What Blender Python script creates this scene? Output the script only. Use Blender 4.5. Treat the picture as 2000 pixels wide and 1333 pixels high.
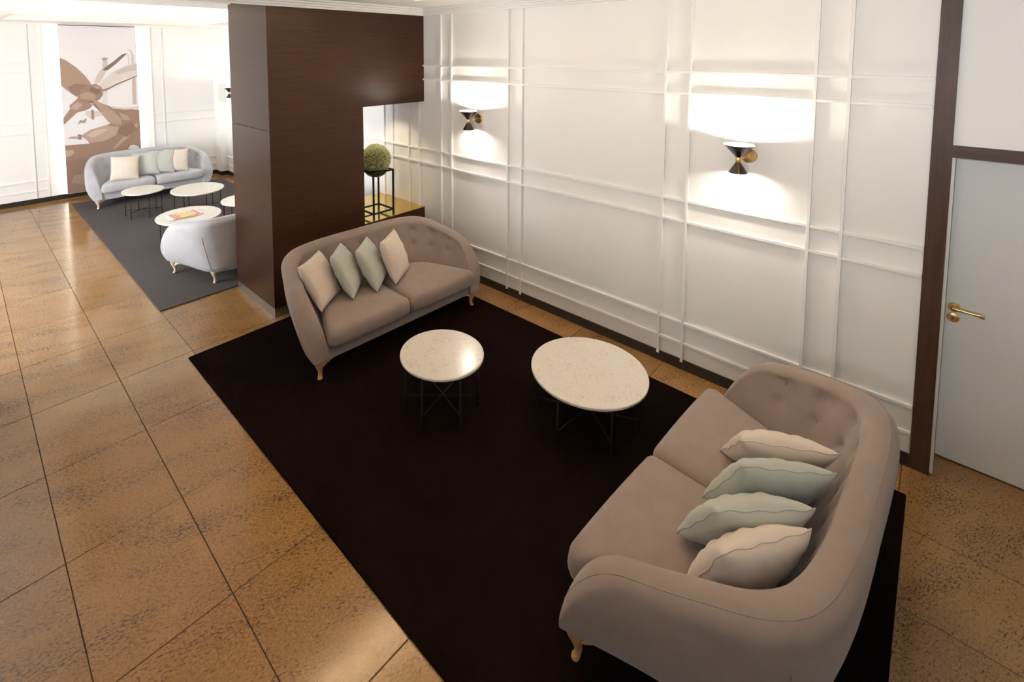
import bpy, bmesh, math, random
from mathutils import Matrix, Vector, Euler
random.seed(7)
PI = math.pi
sc = bpy.context.scene
C = sc.collection
for o in list(bpy.data.objects):
    bpy.data.objects.remove(o)

# ------------------------------------------------------------------ camera
cam = bpy.data.cameras.new('camera')
camo = bpy.data.objects.new('camera', cam)
C.objects.link(camo)
F_PX, CX, CY = 975.034, 879.836, 175.978
cam.sensor_fit = 'HORIZONTAL'
cam.sensor_width = 36.0
cam.lens = 36.0 * F_PX / 2000.0
cam.shift_x = (1000.0 - CX) / 2000.0
cam.shift_y = (CY - 666.5) / 2000.0
cam.clip_start = 0.05
R_ = ((0.708971, 0.705231, -0.002923), (0.051431, -0.055837, -0.997114), (-0.703359, 0.706775, -0.075858))
m = Matrix(((R_[0][0], -R_[1][0], -R_[2][0], 0), (R_[0][1], -R_[1][1], -R_[2][1], 0), (R_[0][2], -R_[1][2], -R_[2][2], 2.8), (0, 0, 0, 1)))
camo.matrix_world = m
sc.camera = camo

# ------------------------------------------------------------------ view, world, daylight
sc.view_settings.view_transform = 'Standard'
sc.view_settings.look = 'None'
sc.view_settings.exposure = 0.0
sc.view_settings.gamma = 1.0
sc.view_settings.use_curve_mapping = False
SKY = 24.0
world = bpy.data.worlds.new('sky')
sc.world = world
world.use_nodes = True
bg = world.node_tree.nodes['Background']
bg.inputs[0].default_value = (0.92, 0.96, 1.0, 1)
bg.inputs[1].default_value = SKY

def light(name, typ, loc, energy, color, rot=(0, 0, 0), parent=None, **kw):
    d = bpy.data.lights.new(name, typ)
    d.energy = energy
    d.color = color
    for k, v in kw.items():
        setattr(d, k, v)
    o = bpy.data.objects.new(name, d)
    C.objects.link(o)
    o.location = loc
    o.rotation_euler = rot
    if parent:
        o.parent = parent
    return o

WINDOWS = [(-8.9, -7.6, 0.35, 3.0), (-7.4, -6.1, 0.35, 3.0), (-1.4, 1.8, 2.05, 3.1)]  # last entry: unseen high window, added to light the upper near wall
YL = -2.7
for (x0, x1, WZ0, WZ1) in WINDOWS:      # portals: let the sky in through the windows
    o = light('daylight_portal', 'AREA', ((x0 + x1) / 2, YL - 0.12, (WZ0 + WZ1) / 2), 1.0, (1, 1, 1), (PI / 2, 0, 0),
              shape='RECTANGLE', size=x1 - x0, size_y=WZ1 - WZ0)
    o.data.cycles.is_portal = True
WARM = (1.0, 0.71, 0.43)
SOFT = (1.0, 0.93, 0.84)
COVE_NEAR, COVE_FAR, SCONCE_UP, SCONCE_DN, MURAL_LED = 21.0, 1.5, 25.0, 20.0, 4.0

# ------------------------------------------------------------------ materials
def srgb(r, g, b):
    f = lambda c: ((c / 255) / 12.92) if c / 255 <= 0.04045 else (((c / 255) + 0.055) / 1.055) ** 2.4
    return (f(r), f(g), f(b), 1)

def mat(name, col, rough=0.5, metal=0.0, spec=0.5, emit=None, estr=0.0, sheen=0.0, coat=0.0):
    mt = bpy.data.materials.new(name)
    mt.use_nodes = True
    b = mt.node_tree.nodes['Principled BSDF']
    b.inputs['Base Color'].default_value = col
    b.inputs['Roughness'].default_value = rough
    b.inputs['Metallic'].default_value = metal
    b.inputs['Specular IOR Level'].default_value = spec
    b.inputs['Sheen Weight'].default_value = sheen
    b.inputs['Coat Weight'].default_value = coat
    if emit:
        b.inputs['Emission Color'].default_value = emit
        b.inputs['Emission Strength'].default_value = estr
    return mt

def nodes(mt):
    nt = mt.node_tree
    return nt, nt.nodes['Principled BSDF'], (lambda t, **k: mk(nt, t, **k))

def mk(nt, t, **k):
    n = nt.nodes.new(t)
    for a, v in k.items():
        if a.startswith('i_'):
            n.inputs[a[2:].replace('_', ' ')].default_value = v
        else:
            setattr(n, a, v)
    return n

def ramp(nt, fac, stops):
    r = nt.nodes.new('ShaderNodeValToRGB')
    el = r.color_ramp.elements
    while len(el) < len(stops):
        el.new(0.5)
    for e, (p, c) in zip(el, stops):
        e.position = p
        e.color = c
    nt.links.new(fac, r.inputs[0])
    return r.outputs[0]

def mixc(nt, fac, a, b, mode='MIX'):
    n = nt.nodes.new('ShaderNodeMix')
    n.data_type = 'RGBA'
    n.blend_type = mode
    for sock, v in ((n.inputs[0], fac), (n.inputs[6], a), (n.inputs[7], b)):
        if hasattr(v, 'is_linked'):
            nt.links.new(v, sock)
        else:
            sock.default_value = v
    return n.outputs[2]

def add_bump(nt, b, h, strength, dist):
    bp = nt.nodes.new('ShaderNodeBump')
    bp.inputs['Strength'].default_value = strength
    bp.inputs['Distance'].default_value = dist
    nt.links.new(h, bp.inputs['Height'])
    nt.links.new(bp.outputs[0], b.inputs['Normal'])

def noise(nt, vec, scale, detail=4, rough=0.55):
    n = nt.nodes.new('ShaderNodeTexNoise')
    n.inputs['Scale'].default_value = scale
    n.inputs['Detail'].default_value = detail
    n.inputs['Roughness'].default_value = rough
    if vec is not None:
        nt.links.new(vec, n.inputs['Vector'])
    return n.outputs['Fac']

def mapping(nt, src, scale=(1, 1, 1), rot=(0, 0, 0)):
    mp = nt.nodes.new('ShaderNodeMapping')
    mp.inputs['Scale'].default_value = scale
    mp.inputs['Rotation'].default_value = rot
    nt.links.new(src, mp.inputs['Vector'])
    return mp.outputs[0]

def m_granite():
    mt = mat('polished_granite', srgb(190, 145, 95), 0.13, spec=0.62)
    nt, b, _ = nodes(mt)
    geo = nt.nodes.new('ShaderNodeNewGeometry')
    pos = geo.outputs['Position']
    oi = nt.nodes.new('ShaderNodeObjectInfo')
    big = noise(nt, pos, 1.7, 5, 0.6)
    base = ramp(nt, big, [(0.3, (0.21, 0.110, 0.036, 1)), (0.52, (0.262, 0.143, 0.046, 1)), (0.72, (0.31, 0.186, 0.075, 1))])
    fine = noise(nt, pos, 75, 3, 0.7)
    base = mixc(nt, ramp(nt, fine, [(0.42, (0, 0, 0, 1)), (0.62, (1, 1, 1, 1))]), base, (0.34, 0.19, 0.075, 1))
    # dark flecks, drawn out along the veins
    rp = mapping(nt, pos, (1, 1, 1), (0, 0, -1.22))
    stv = mapping(nt, rp, (40, 125, 80))
    fl = noise(nt, stv, 1.0, 4, 0.75)
    cl = noise(nt, mapping(nt, rp, (1.4, 5.0, 3)), 1.0, 4, 0.7)
    mul = nt.nodes.new('ShaderNodeMath'); mul.operation = 'MULTIPLY_ADD'
    nt.links.new(cl, mul.inputs[0]); mul.inputs[1].default_value = 0.38
    nt.links.new(fl, mul.inputs[2])
    fm = ramp(nt, mul.outputs[0], [(0.735, (0, 0, 0, 1)), (0.81, (0.9, 0.9, 0.9, 1))])
    base = mixc(nt, fm, base, (0.05, 0.028, 0.015, 1))
    li = noise(nt, pos, 130, 2, 0.5)
    lm = ramp(nt, li, [(0.68, (0, 0, 0, 1)), (0.76, (1, 1, 1, 1))])
    base = mixc(nt, lm, base, (0.46, 0.31, 0.17, 1))
    rv = ramp(nt, oi.outputs['Random'], [(0, (0.92, 0.92, 0.92, 1)), (1, (1.06, 1.05, 1.03, 1))])
    base = mixc(nt, 1.0, base, rv, 'MULTIPLY')
    nt.links.new(base, b.inputs['Base Color'])
    rr = ramp(nt, fine, [(0.3, (0.10, 0.10, 0.10, 1)), (0.7, (0.17, 0.17, 0.17, 1))])
    nt.links.new(rr, b.inputs['Roughness'])
    return mt

def m_wood(name, c1, c2, rough, scale=(1.2, 1.2, 26), coat=0.0, spec=0.3):
    mt = mat(name, c1, rough, coat=coat, spec=spec)
    nt, b, _ = nodes(mt)
    b.inputs['Coat IOR'].default_value = 1.22
    b.inputs['Coat Roughness'].default_value = 0.32
    geo = nt.nodes.new('ShaderNodeNewGeometry')
    v = mapping(nt, geo.outputs['Position'], scale)
    g = noise(nt, v, 1.5, 6, 0.65)
    v2 = mapping(nt, geo.outputs['Position'], (scale[0] * 4, scale[1] * 4, scale[2] * 6))
    g2 = noise(nt, v2, 1.5, 3, 0.6)
    c = ramp(nt, g, [(0.3, c1), (0.7, c2)])
    c = mixc(nt, ramp(nt, g2, [(0.5, (0, 0, 0, 1)), (0.75, (0.5, 0.5, 0.5, 1))]), c, c1)
    nt.links.new(c, b.inputs['Base Color'])
    add_bump(nt, b, g2, 0.05, 0.002)
    return mt

def m_fabric(name, col, scale=420, sheen=0.25, var=0.12, bump=0.25):
    mt = mat(name, col, 0.92, spec=0.15, sheen=sheen)
    nt, b, _ = nodes(mt)
    tc = nt.nodes.new('ShaderNodeTexCoord')
    n1 = noise(nt, tc.outputs['Object'], scale, 2, 0.7)
    n2 = noise(nt, tc.outputs['Object'], 9, 3, 0.5)
    d = tuple(c * (1 - var) for c in col[:3]) + (1,)
    l = tuple(min(1, c * (1 + var)) for c in col[:3]) + (1,)
    c = ramp(nt, n1, [(0.3, d), (0.7, l)])
    c = mixc(nt, 0.35, c, ramp(nt, n2, [(0.35, d), (0.65, l)]))
    nt.links.new(c, b.inputs['Base Color'])
    add_bump(nt, b, n1, bump, 0.002)
    return mt

def m_marble():
    mt = mat('white_quartz_top', srgb(235, 228, 214), 0.2, spec=0.7)
    nt, b, _ = nodes(mt)
    tc = nt.nodes.new('ShaderNodeTexCoord')
    o = tc.outputs['Object']
    n1 = noise(nt, o, 14, 5, 0.7)
    n2 = noise(nt, mapping(nt, o, (60, 38, 40), (0, 0, 0.6)), 1.0, 4, 0.75)
    md = nt.nodes.new('ShaderNodeMath'); md.operation = 'MULTIPLY_ADD'
    nt.links.new(n1, md.inputs[0]); md.inputs[1].default_value = 0.5
    nt.links.new(n2, md.inputs[2])
    c = ramp(nt, md.outputs[0], [(0.30, (0.78, 0.74, 0.67, 1)), (0.76, (0.77, 0.73, 0.65, 1)), (0.90, (0.66, 0.60, 0.52, 1)), (1.0, (0.5, 0.43, 0.36, 1))])
    nt.links.new(c, b.inputs['Base Color'])
    return mt

def m_rug(name='dark_wool_pile', k=1.0):
    mt = mat(name, (0.02, 0.014, 0.013, 1), 1.0, spec=0.02, sheen=0.0)
    sh = (lambda r, g, b: (r, g, b, 1)) if k == 1.0 else (lambda r, g, b: (r * k + .095, r * k + .081, r * k + .080, 1))
    nt, b, _ = nodes(mt)
    geo = nt.nodes.new('ShaderNodeNewGeometry')
    n1 = noise(nt, geo.outputs['Position'], 260, 3, 0.8)
    n2 = noise(nt, geo.outputs['Position'], 7, 4, 0.6)
    c = ramp(nt, n1, [(0.3, sh(0.004, 0.002, 0.0016)), (0.7, sh(0.0125, 0.0068, 0.0056))])
    c = mixc(nt, 0.5, c, ramp(nt, n2, [(0.3, sh(0.0045, 0.0024, 0.002)), (0.7, sh(0.0105, 0.0058, 0.0048))]))
    nt.links.new(c, b.inputs['Base Color'])
    add_bump(nt, b, n1, 0.9, 0.008)
    return mt

M = {}
M['granite'] = m_granite()
M['joint'] = mat('dark_grout', (0.05, 0.03, 0.017, 1), 0.8)
M['wall'] = mat('white_wall_paint', (0.86, 0.845, 0.82, 1), 0.45, spec=0.35)
M['ceil'] = mat('ceiling_paint', (0.88, 0.85, 0.81, 1), 0.8, spec=0.2)
M['veneer'] = m_wood('dark_wenge_veneer', (0.024, 0.0092, 0.0044, 1), (0.052, 0.0205, 0.0092, 1), 0.30, coat=1.0, spec=0.12)
M['frame'] = m_wood('brown_oak_frame', (0.034, 0.0155, 0.0085, 1), (0.066, 0.034, 0.020, 1), 0.42, (18, 18, 1.4))
M['beamwood'] = m_wood('brown_oak_beam', (0.034, 0.0155, 0.0085, 1), (0.066, 0.034, 0.020, 1), 0.42, (1.4, 18, 18))
M['baseboard'] = mat('black_baseboard', (0.018, 0.014, 0.012, 1), 0.4)
M['steel'] = mat('brushed_steel', (0.42, 0.43, 0.44, 1), 0.35, metal=1.0)
M['gold'] = mat('glossy_gold_lacquer', (0.62, 0.43, 0.09, 1), 0.07, metal=0.75)
M['door'] = mat('door_paint', (0.74, 0.735, 0.71, 1), 0.4, spec=0.4)
M['jamb'] = mat('cream_jamb_paint', (0.80, 0.76, 0.68, 1), 0.45)
M['brass'] = mat('brass', (0.76, 0.54, 0.24, 1), 0.25, metal=1.0)
M['fabric'] = m_fabric('taupe_wool_upholstery', (0.245, 0.200, 0.180, 1))
M['fabric_grey'] = m_fabric('light_grey_wool_upholstery', (0.48, 0.48, 0.50, 1))
M['rug_grey'] = m_rug('charcoal_wool_pile', 2.6)
M['legpale'] = m_wood('pale_beech', (0.66, 0.50, 0.34, 1), (0.74, 0.60, 0.44, 1), 0.35, (30, 30, 5))
M['cream'] = m_fabric('cream_linen', (0.72, 0.63, 0.54, 1), 300, 0.15, 0.06, 0.2)
M['sage'] = m_fabric('pale_sage_velvet', (0.50, 0.525, 0.475, 1), 300, 0.25, 0.07, 0.2)
M['legwood'] = m_wood('honey_beech', (0.50, 0.27, 0.11, 1), (0.62, 0.36, 0.16, 1), 0.35, (30, 30, 5))
M['marble'] = m_marble()
M['black'] = mat('black_powder_coat', (0.006, 0.006, 0.0065, 1), 0.5, spec=0.25)
M['shade_out'] = mat('gloss_black_lacquer', (0.018, 0.012, 0.010, 1), 0.22)
M['shade_in'] = mat('white_enamel', (0.85, 0.83, 0.80, 1), 0.4)
M['bulb'] = mat('warm_lamp_glass', (1, 1, 1, 1), 0.3, emit=(1, 0.86, 0.68, 1), estr=14)
M['led'] = mat('warm_led_diffuser', (1, 1, 1, 1), 0.5, emit=(1, 0.84, 0.62, 1), estr=6)
M['rug'] = m_rug()
M['chrome'] = mat('chrome', (0.7, 0.7, 0.7, 1), 0.15, metal=1.0)
M['plastic'] = mat('white_plastic', (0.8, 0.8, 0.78, 1), 0.4)
M['pot'] = mat('dark_bronze_bowl', (0.028, 0.022, 0.014, 1), 0.3, metal=0.4)
M['leaf1'] = mat('leaf_green', (0.42, 0.47, 0.14, 1), 0.6)
M['leaf2'] = mat('leaf_pale_green', (0.70, 0.72, 0.38, 1), 0.6)
M['leaf3'] = mat('leaf_cream_tips', (0.85, 0.80, 0.60, 1), 0.6)
M['leaf4'] = mat('twiggy_core', (0.16, 0.15, 0.06, 1), 0.8)
for k_ in ('leaf1', 'leaf2', 'leaf3'):
    nt = M[k_].node_tree; pb = nt.nodes['Principled BSDF']
    tl = nt.nodes.new('ShaderNodeBsdfTranslucent'); tl.inputs[0].default_value = pb.inputs['Base Color'].default_value
    mx = nt.nodes.new('ShaderNodeMixShader'); mx.inputs[0].default_value = .4
    nt.links.new(pb.outputs[0], mx.inputs[1]); nt.links.new(tl.outputs[0], mx.inputs[2])
    nt.links.new(mx.outputs[0], nt.nodes['Material Output'].inputs[0])
mt = bpy.data.materials.new('window_glass'); mt.use_nodes = True
nt = mt.node_tree; nt.nodes.clear()
out = nt.nodes.new('ShaderNodeOutputMaterial'); tr = nt.nodes.new('ShaderNodeBsdfTransparent'); gl = nt.nodes.new('ShaderNodeBsdfGlossy')
gl.inputs['Roughness'].default_value = 0.02
mx = nt.nodes.new('ShaderNodeMixShader'); mx.inputs[0].default_value = 0.05
nt.links.new(tr.outputs[0], mx.inputs[1]); nt.links.new(gl.outputs[0], mx.inputs[2]); nt.links.new(mx.outputs[0], out.inputs[0])
M['glass'] = mt

# ------------------------------------------------------------------ helpers
def mesh_obj(name, verts, faces, material, parent=None, smooth=False, mats=None, fmat=None):
    me = bpy.data.meshes.new(name)
    me.from_pydata([tuple(v) for v in verts], [], faces)
    if mats:
        for k in mats:
            me.materials.append(M[k])
        me.polygons.foreach_set('material_index', fmat)
    else:
        me.materials.append(M[material])
    if smooth:
        me.polygons.foreach_set('use_smooth', [True] * len(me.polygons))
    me.update()
    o = bpy.data.objects.new(name, me)
    C.objects.link(o)
    if parent:
        o.parent = parent
    return o

def bm_obj(name, bm, material, parent=None, smooth=False):
    me = bpy.data.meshes.new(name)
    bmesh.ops.recalc_face_normals(bm, faces=bm.faces)
    bm.to_mesh(me); bm.free()
    me.materials.append(M[material])
    if smooth:
        me.polygons.foreach_set('use_smooth', [True] * len(me.polygons))
    o = bpy.data.objects.new(name, me)
    C.objects.link(o)
    if parent:
        o.parent = parent
    return o

def add_box(bm, x0, x1, y0, y1, z0, z1, bev=0.0):
    r = bmesh.ops.create_cube(bm, size=1.0)
    vs = r['verts']
    for v in vs:
        v.co = Vector((x0 + (v.co.x + .5) * (x1 - x0), y0 + (v.co.y + .5) * (y1 - y0), z0 + (v.co.z + .5) * (z1 - z0)))
    if bev > 0:
        es = list({e for v in vs for e in v.link_edges})
        bmesh.ops.bevel(bm, geom=es, offset=bev, segments=2, profile=0.6, affect='EDGES')

def box(name, x0, x1, y0, y1, z0, z1, material, parent=None, bev=0.0):
    bm = bmesh.new()
    add_box(bm, x0, x1, y0, y1, z0, z1, bev)
    return bm_obj(name, bm, material, parent)

def tube_data(pts, r, n=8, closed=False, caps=True):
    """verts, faces of a tube along pts; r is a number or a list"""
    P = [Vector(p) for p in pts]
    N = len(P)
    V, Fc = [], []
    prev = None
    for i in range(N):
        if closed:
            t = P[(i + 1) % N] - P[i - 1]
        else:
            t = P[min(i + 1, N - 1)] - P[max(i - 1, 0)]
        t.normalize()
        if prev is None:
            a = Vector((0, 0, 1)) if abs(t.z) < 0.9 else Vector((1, 0, 0))
            u = t.cross(a).normalized()
        else:
            u = (prev - t * prev.dot(t)).normalized()
        prev = u
        w = t.cross(u)
        rr = r[i] if isinstance(r, (list, tuple)) else r
        for k in range(n):
            a = 2 * PI * k / n
            V.append(P[i] + u * (rr * math.cos(a)) + w * (rr * math.sin(a)))
    for i in range(N if closed else N - 1):
        j = (i + 1) % N
        for k in range(n):
            k2 = (k + 1) % n
            Fc.append((i * n + k, i * n + k2, j * n + k2, j * n + k))
    if caps and not closed:
        Fc.append(tuple(range(n))[::-1])
        Fc.append(tuple((N - 1) * n + k for k in range(n)))
    return V, Fc

def tube(name, pts, r, material, parent=None, n=8, closed=False):
    V, Fc = tube_data(pts, r, n, closed)
    return mesh_obj(name, V, Fc, material, parent, smooth=True)

def lathe(name, prof, material, parent=None, n=40, center=(0, 0, 0), smooth=True, close=False):
    V, Fc = [], []
    for (r, z) in prof:
        for k in range(n):
            a = 2 * PI * k / n
            V.append((center[0] + r * math.cos(a), center[1] + r * math.sin(a), center[2] + z))
    for i in range(len(prof) - 1):
        for k in range(n):
            k2 = (k + 1) % n
            Fc.append((i * n + k, i * n + k2, (i + 1) * n + k2, (i + 1) * n + k))
    if close:
        Fc.append(tuple(range(n))[::-1])
        Fc.append(tuple((len(prof) - 1) * n + k for k in range(n)))
    o = mesh_obj(name, V, Fc, material, parent, smooth)
    return o

def sharp(o, deg=35):
    """keep crisp edges on a smooth-shaded mesh"""
    bm = bmesh.new(); bm.from_mesh(o.data)
    for e in bm.edges:
        if len(e.link_faces) == 2 and e.calc_face_angle(0) > math.radians(deg):
            e.smooth = False
    bm.to_mesh(o.data); bm.free()
    return o

def thing(name, label, cat, loc=(0, 0, 0), rotz=0.0, group=None):
    o = bpy.data.objects.new(name, None)
    o.empty_display_size = 0.1
    C.objects.link(o)
    o.location = loc
    o.rotation_euler = (0, 0, rotz)
    return tag(o, label, cat, group)

def tag(o, label, cat=None, group=None, kind=None):
    o['label'] = label
    if cat: o['category'] = cat
    if group: o['group'] = group
    if kind: o['kind'] = kind
    return o

def struct(o, label, cat):
    return tag(o, label, cat, None, 'structure')

def copy_tree(o, parent=None):
    c = o.copy()
    C.objects.link(c)
    c.parent = parent
    for ch in list(o.children):
        copy_tree(ch, c)
    return c

# ------------------------------------------------------------------ floor
XF, XN = -11.95, 3.0          # far wall, near wall
YW = 4.426                    # panelled wall
SOF, LIP, TRAY = 3.36, 3.47, 3.72
floor = box('floor', XF - .2, XN + .1, YL - .2, 4.85, -0.10, -0.004, 'joint')
struct(floor, 'polished tan granite floor of large rectangular tiles', 'floor')
TW, TH, GAP = 0.803, 0.5875, 0.0022
tile_cache = {}
i = 0
xs = [-2.49 + TW * k for k in range(-13, 8)]
ys = [0.302 + TH * k for k in range(-8, 9)]
for xa in xs:
    for ya in ys:
        x0, x1 = max(xa, XF - .2), min(xa + TW, XN + .1)
        y0, y1 = max(ya, YL - .2), min(ya + TH, 4.85)
        if x1 - x0 < .02 or y1 - y0 < .02:
            continue
        if xa > 0.75 and y1 < 3.9:
            continue
        key = (round(x1 - x0, 3), round(y1 - y0, 3))
        if key not in tile_cache:
            hx, hy = key[0] / 2 - GAP, key[1] / 2 - GAP
            b2 = 0.0015
            V = [(-hx, -hy, -.02), (hx, -hy, -.02), (hx, hy, -.02), (-hx, hy, -.02), (-hx, -hy, -b2), (hx, -hy, -b2), (hx, hy, -b2), (-hx, hy, -b2),
                 (-hx + b2, -hy + b2, 0), (hx - b2, -hy + b2, 0), (hx - b2, hy - b2, 0), (-hx + b2, hy - b2, 0)]
            Fc = [(0, 1, 5, 4), (1, 2, 6, 5), (2, 3, 7, 6), (3, 0, 4, 7), (4, 5, 9, 8), (5, 6, 10, 9), (6, 7, 11, 10), (7, 4, 8, 11), (8, 9, 10, 11)]
            o = mesh_obj('tile', V, Fc, 'granite', floor)
            tile_cache[key] = o.data
        else:
            o = bpy.data.objects.new('tile', tile_cache[key])
            C.objects.link(o)
            o.parent = floor
        o.location = ((x0 + x1) / 2, (y0 + y1) / 2, 0)
# the part of the floor behind the viewpoint, in one piece
o = box('tile_field', 1.526 + GAP, XN + .1, YL - .2, 3.82, -.02, 0, 'granite', floor)
o['kind'] = 'stuff'

# ------------------------------------------------------------------ walls
wr = box('wall_right', XF - .2, 0.0, YW, YW + .2, 0, 3.8, 'wall')
struct(wr, 'white panelled wall with slim raised mouldings and two sconces', 'wall')
def vmould(w, x, z0=0.07, z1=SOF, width=0.022):
    box('moulding', x - width / 2, x + width / 2, YW - .024, YW + .001, z0, z1, 'wall', w, 0.002)
def hmould(w, x0, x1, z, width=0.022):
    box('moulding', x0, x1, YW - .022, YW + .001, z - width / 2, z + width / 2, 'wall', w, 0.002)
PAIRS = [(-5.75, -5.55), (-5.20, -4.99), (-4.563, -4.372), (-3.48, -3.288), (-1.737, -1.53), (-0.67, -0.476),
         (-7.45, -7.25), (-8.55, -8.35), (-9.6, -9.4), (-10.65, -10.45)]
RAILS = (2.623, 2.443, 1.513, 1.329, 0.421, 0.236)
for a, b_ in PAIRS:
    vmould(wr, a); vmould(wr, b_)
for z in RAILS:
    hmould(wr, XF + .3, -0.05, z)
bb = box('baseboard_right', XF, -0.047, YW - .012, YW + .01, 0, 0.088, 'baseboard')
struct(bb, 'black baseboard along the panelled white wall', 'baseboard')

# doorway at the right
post = box('trim_1', -0.047, 0.050, YW - .012, YW + .26, 0, SOF, 'frame')
struct(post, 'tall dark brown wooden door post', 'trim')
beam = box('trim_2', 0.050, 1.30, YW - .004, YW + .24, 2.128, 2.206, 'beamwood')
struct(beam, 'dark brown wooden beam above the white door', 'trim')
over = box('wall_overdoor', 0.050, 1.30, YW + .012, YW + .2, 2.206, 3.5, 'wall')
struct(over, 'plain white panel above the door beam', 'wall')
wr2 = box('wall_corner', 1.15, XN + .1, YW, YW + .3, 0, 3.8, 'wall')
struct(wr2, 'plain white wall beyond the door', 'wall')
wb = box('wall_behind_door', 0.0, 1.30, YW + .32, YW + .42, 0, 3.5, 'wall')
struct(wb, 'wall closing the doorway behind the white door', 'wall')
door = struct(thing('door_1', '', None, (0.068, 4.675, 0)), 'plain white door with brass lever handle', 'door')
leaf = box('leaf', 0.006, 1.05, 0.0, 0.04, 0.012, 2.085, 'door', door, 0.002)
box('jamb', -0.017, 0.0, -0.225, 0.07, 0, 2.128, 'jamb', door, 0.002)
box('jamb', -0.017, 1.08, -0.04, 0.07, 2.092, 2.128, 'jamb', door, 0.002)
hnd = lathe('handle_rose', [(0.0, 0), (0.029, 0), (0.031, .003), (0.031, .009), (0.027, .013), (0.016, .014), (0.012, .020), (0.012, .048), (0.0, .050)], 'brass', leaf, 28)
hnd.rotation_euler = (PI / 2, 0, 0); hnd.location = (0.048, 0, 1.082); sharp(hnd)
# lever: flattened grip sweeping to the right
V, Fc = [], []
stn = [(-0.010, -.040, .0, .012, .010), (0.02, -.046, .001, .013, .011), (0.05, -.052, .002, .010, .009), (0.085, -.054, .002, .0095, .008), (0.115, -.053, .0, .013, .007), (0.134, -.051, -.003, .015, .006), (0.139, -.051, -.004, .009, .003)]
for (x, y, z, h, t) in stn:
    for k in range(10):
        a = 2 * PI * k / 10
        V.append((x, y + t * math.cos(a), z + h * math.sin(a)))
for i in range(len(stn) - 1):
    for k in range(10):
        Fc.append((i * 10 + k, i * 10 + (k + 1) % 10, (i + 1) * 10 + (k + 1) % 10, (i + 1) * 10 + k))
Fc += [tuple(range(10)), tuple(range(60, 70))]
o = mesh_obj('lever', V, Fc, 'brass', leaf, True); o.location = (0.048, 0, 1.082)
o['label'] = 'brass lever handle'
o = lathe('key_escutcheon', [(0.0, 0), (0.029, 0), (0.031, .003), (0.031, .007), (0.026, .010), (0.0, .010)], 'brass', leaf, 28)
o.rotation_euler = (PI / 2, 0, 0); o.location = (0.045, 0, 1.010); sharp(o)
o = box('key_slot', -0.002, .002, -.0115, -.010, -.008, .008, 'baseboard', leaf); o.location = (0.045, 0, 1.010)

# far wall with the mural
wf = box('wall_far', XF - .2, XF, YL - .2, YW + .2, 0, 3.8, 'wall')
struct(wf, 'white panelled far wall framing the mural', 'wall')
def vm_far(y, z0=0.09, z1=SOF):
    box('moulding', XF - .001, XF + .020, y - .012, y + .012, z0, z1, 'wall', wf, 0.003)
for y in (1.03, 1.222, 3.022, 3.233, -0.9, -0.7, -2.2, -2.0):
    vm_far(y)
for z in RAILS:
    box('moulding', XF - .001, XF + .0185, YL, 1.232, z - .012, z + .012, 'wall', wf, 0.003)
    box('moulding', XF - .001, XF + .0185, 3.012, 4.27, z - .012, z + .012, 'wall', wf, 0.003)
bb = box('baseboard_far', XF, XF + .014, YL, 4.27, 0, 0.088, 'baseboard')
struct(bb, 'black baseboard along the far mural wall', 'baseboard')
pl = struct(thing('wall_pilaster', '', None, (XF, 4.35, 0)), 'narrow white pilaster in the far corner', 'wall')
box('shaft', 0, .30, -.08, .076, 0.09, SOF, 'wall', pl, .004)
box('plinth', 0, .308, -.088, .076, 0, 0.09, 'baseboard', pl, .003)

# left wall with the daylight windows, near wall
wl = thing('wall_left', '', None)
struct(wl, 'white wall with tall daylight windows on the left side', 'wall')
edges = [XF - .2] + [e for w in WINDOWS for e in w[:2]] + [XN + .1]
for k in range(0, len(edges), 2):
    box('wall_pier', edges[k], edges[k + 1], YL - .2, YL, 0, 3.8, 'wall', wl)
for k, (x0, x1, WZ0, WZ1) in enumerate(WINDOWS):
    box('wall_apron', x0, x1, YL - .2, YL, 0, WZ0, 'wall', wl)
    box('wall_lintel', x0, x1, YL - .2, YL, WZ1, 3.8, 'wall', wl)
    w = struct(thing('window_%d' % (k + 1), '', None, ((x0 + x1) / 2, YL, WZ0)), ('tall daylight window in the left wall nearer the mural', 'tall daylight window in the left wall nearer the pier', 'unseen high window added to light the upper near wall')[k], 'window')
    hw, hh = (x1 - x0) / 2, WZ1 - WZ0
    for xx in (-hw + .03, 0, hw - .03):
        box('window_frame', xx - .03, xx + .03, -.10, -.04, 0, hh, 'plastic', w)
    for zz in (.03, hh * .68, hh - .03):
        box('window_frame', -hw, hw, -.095, -.045, zz - .03, zz + .03, 'plastic', w)
    box('pane', -hw + .05, hw - .05, -.072, -.068, .05, hh - .05, 'glass', w)
wn = box('wall_near', XN, XN + .2, YL - .2, YW + .3, 0, 3.8, 'wall')
struct(wn, 'plain white wall behind the viewpoint', 'wall')

wp = box('wall_daylight_block', -5.86, -4.90, YL, -0.45, 0, SOF, 'wall')  # added out of view, blocks the tall windows' light from the near lounge
struct(wp, 'unseen white pier added to keep window light off the near lounge', 'wall')

wq = box('wall_shade_block', -4.90, XN, -0.62, -0.50, 0, 2.12, 'wall')  # assumed parapet out of view, added to cut the high window's light low down
struct(wq, 'unseen white parapet added to shade the lower near lounge', 'wall')

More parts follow.
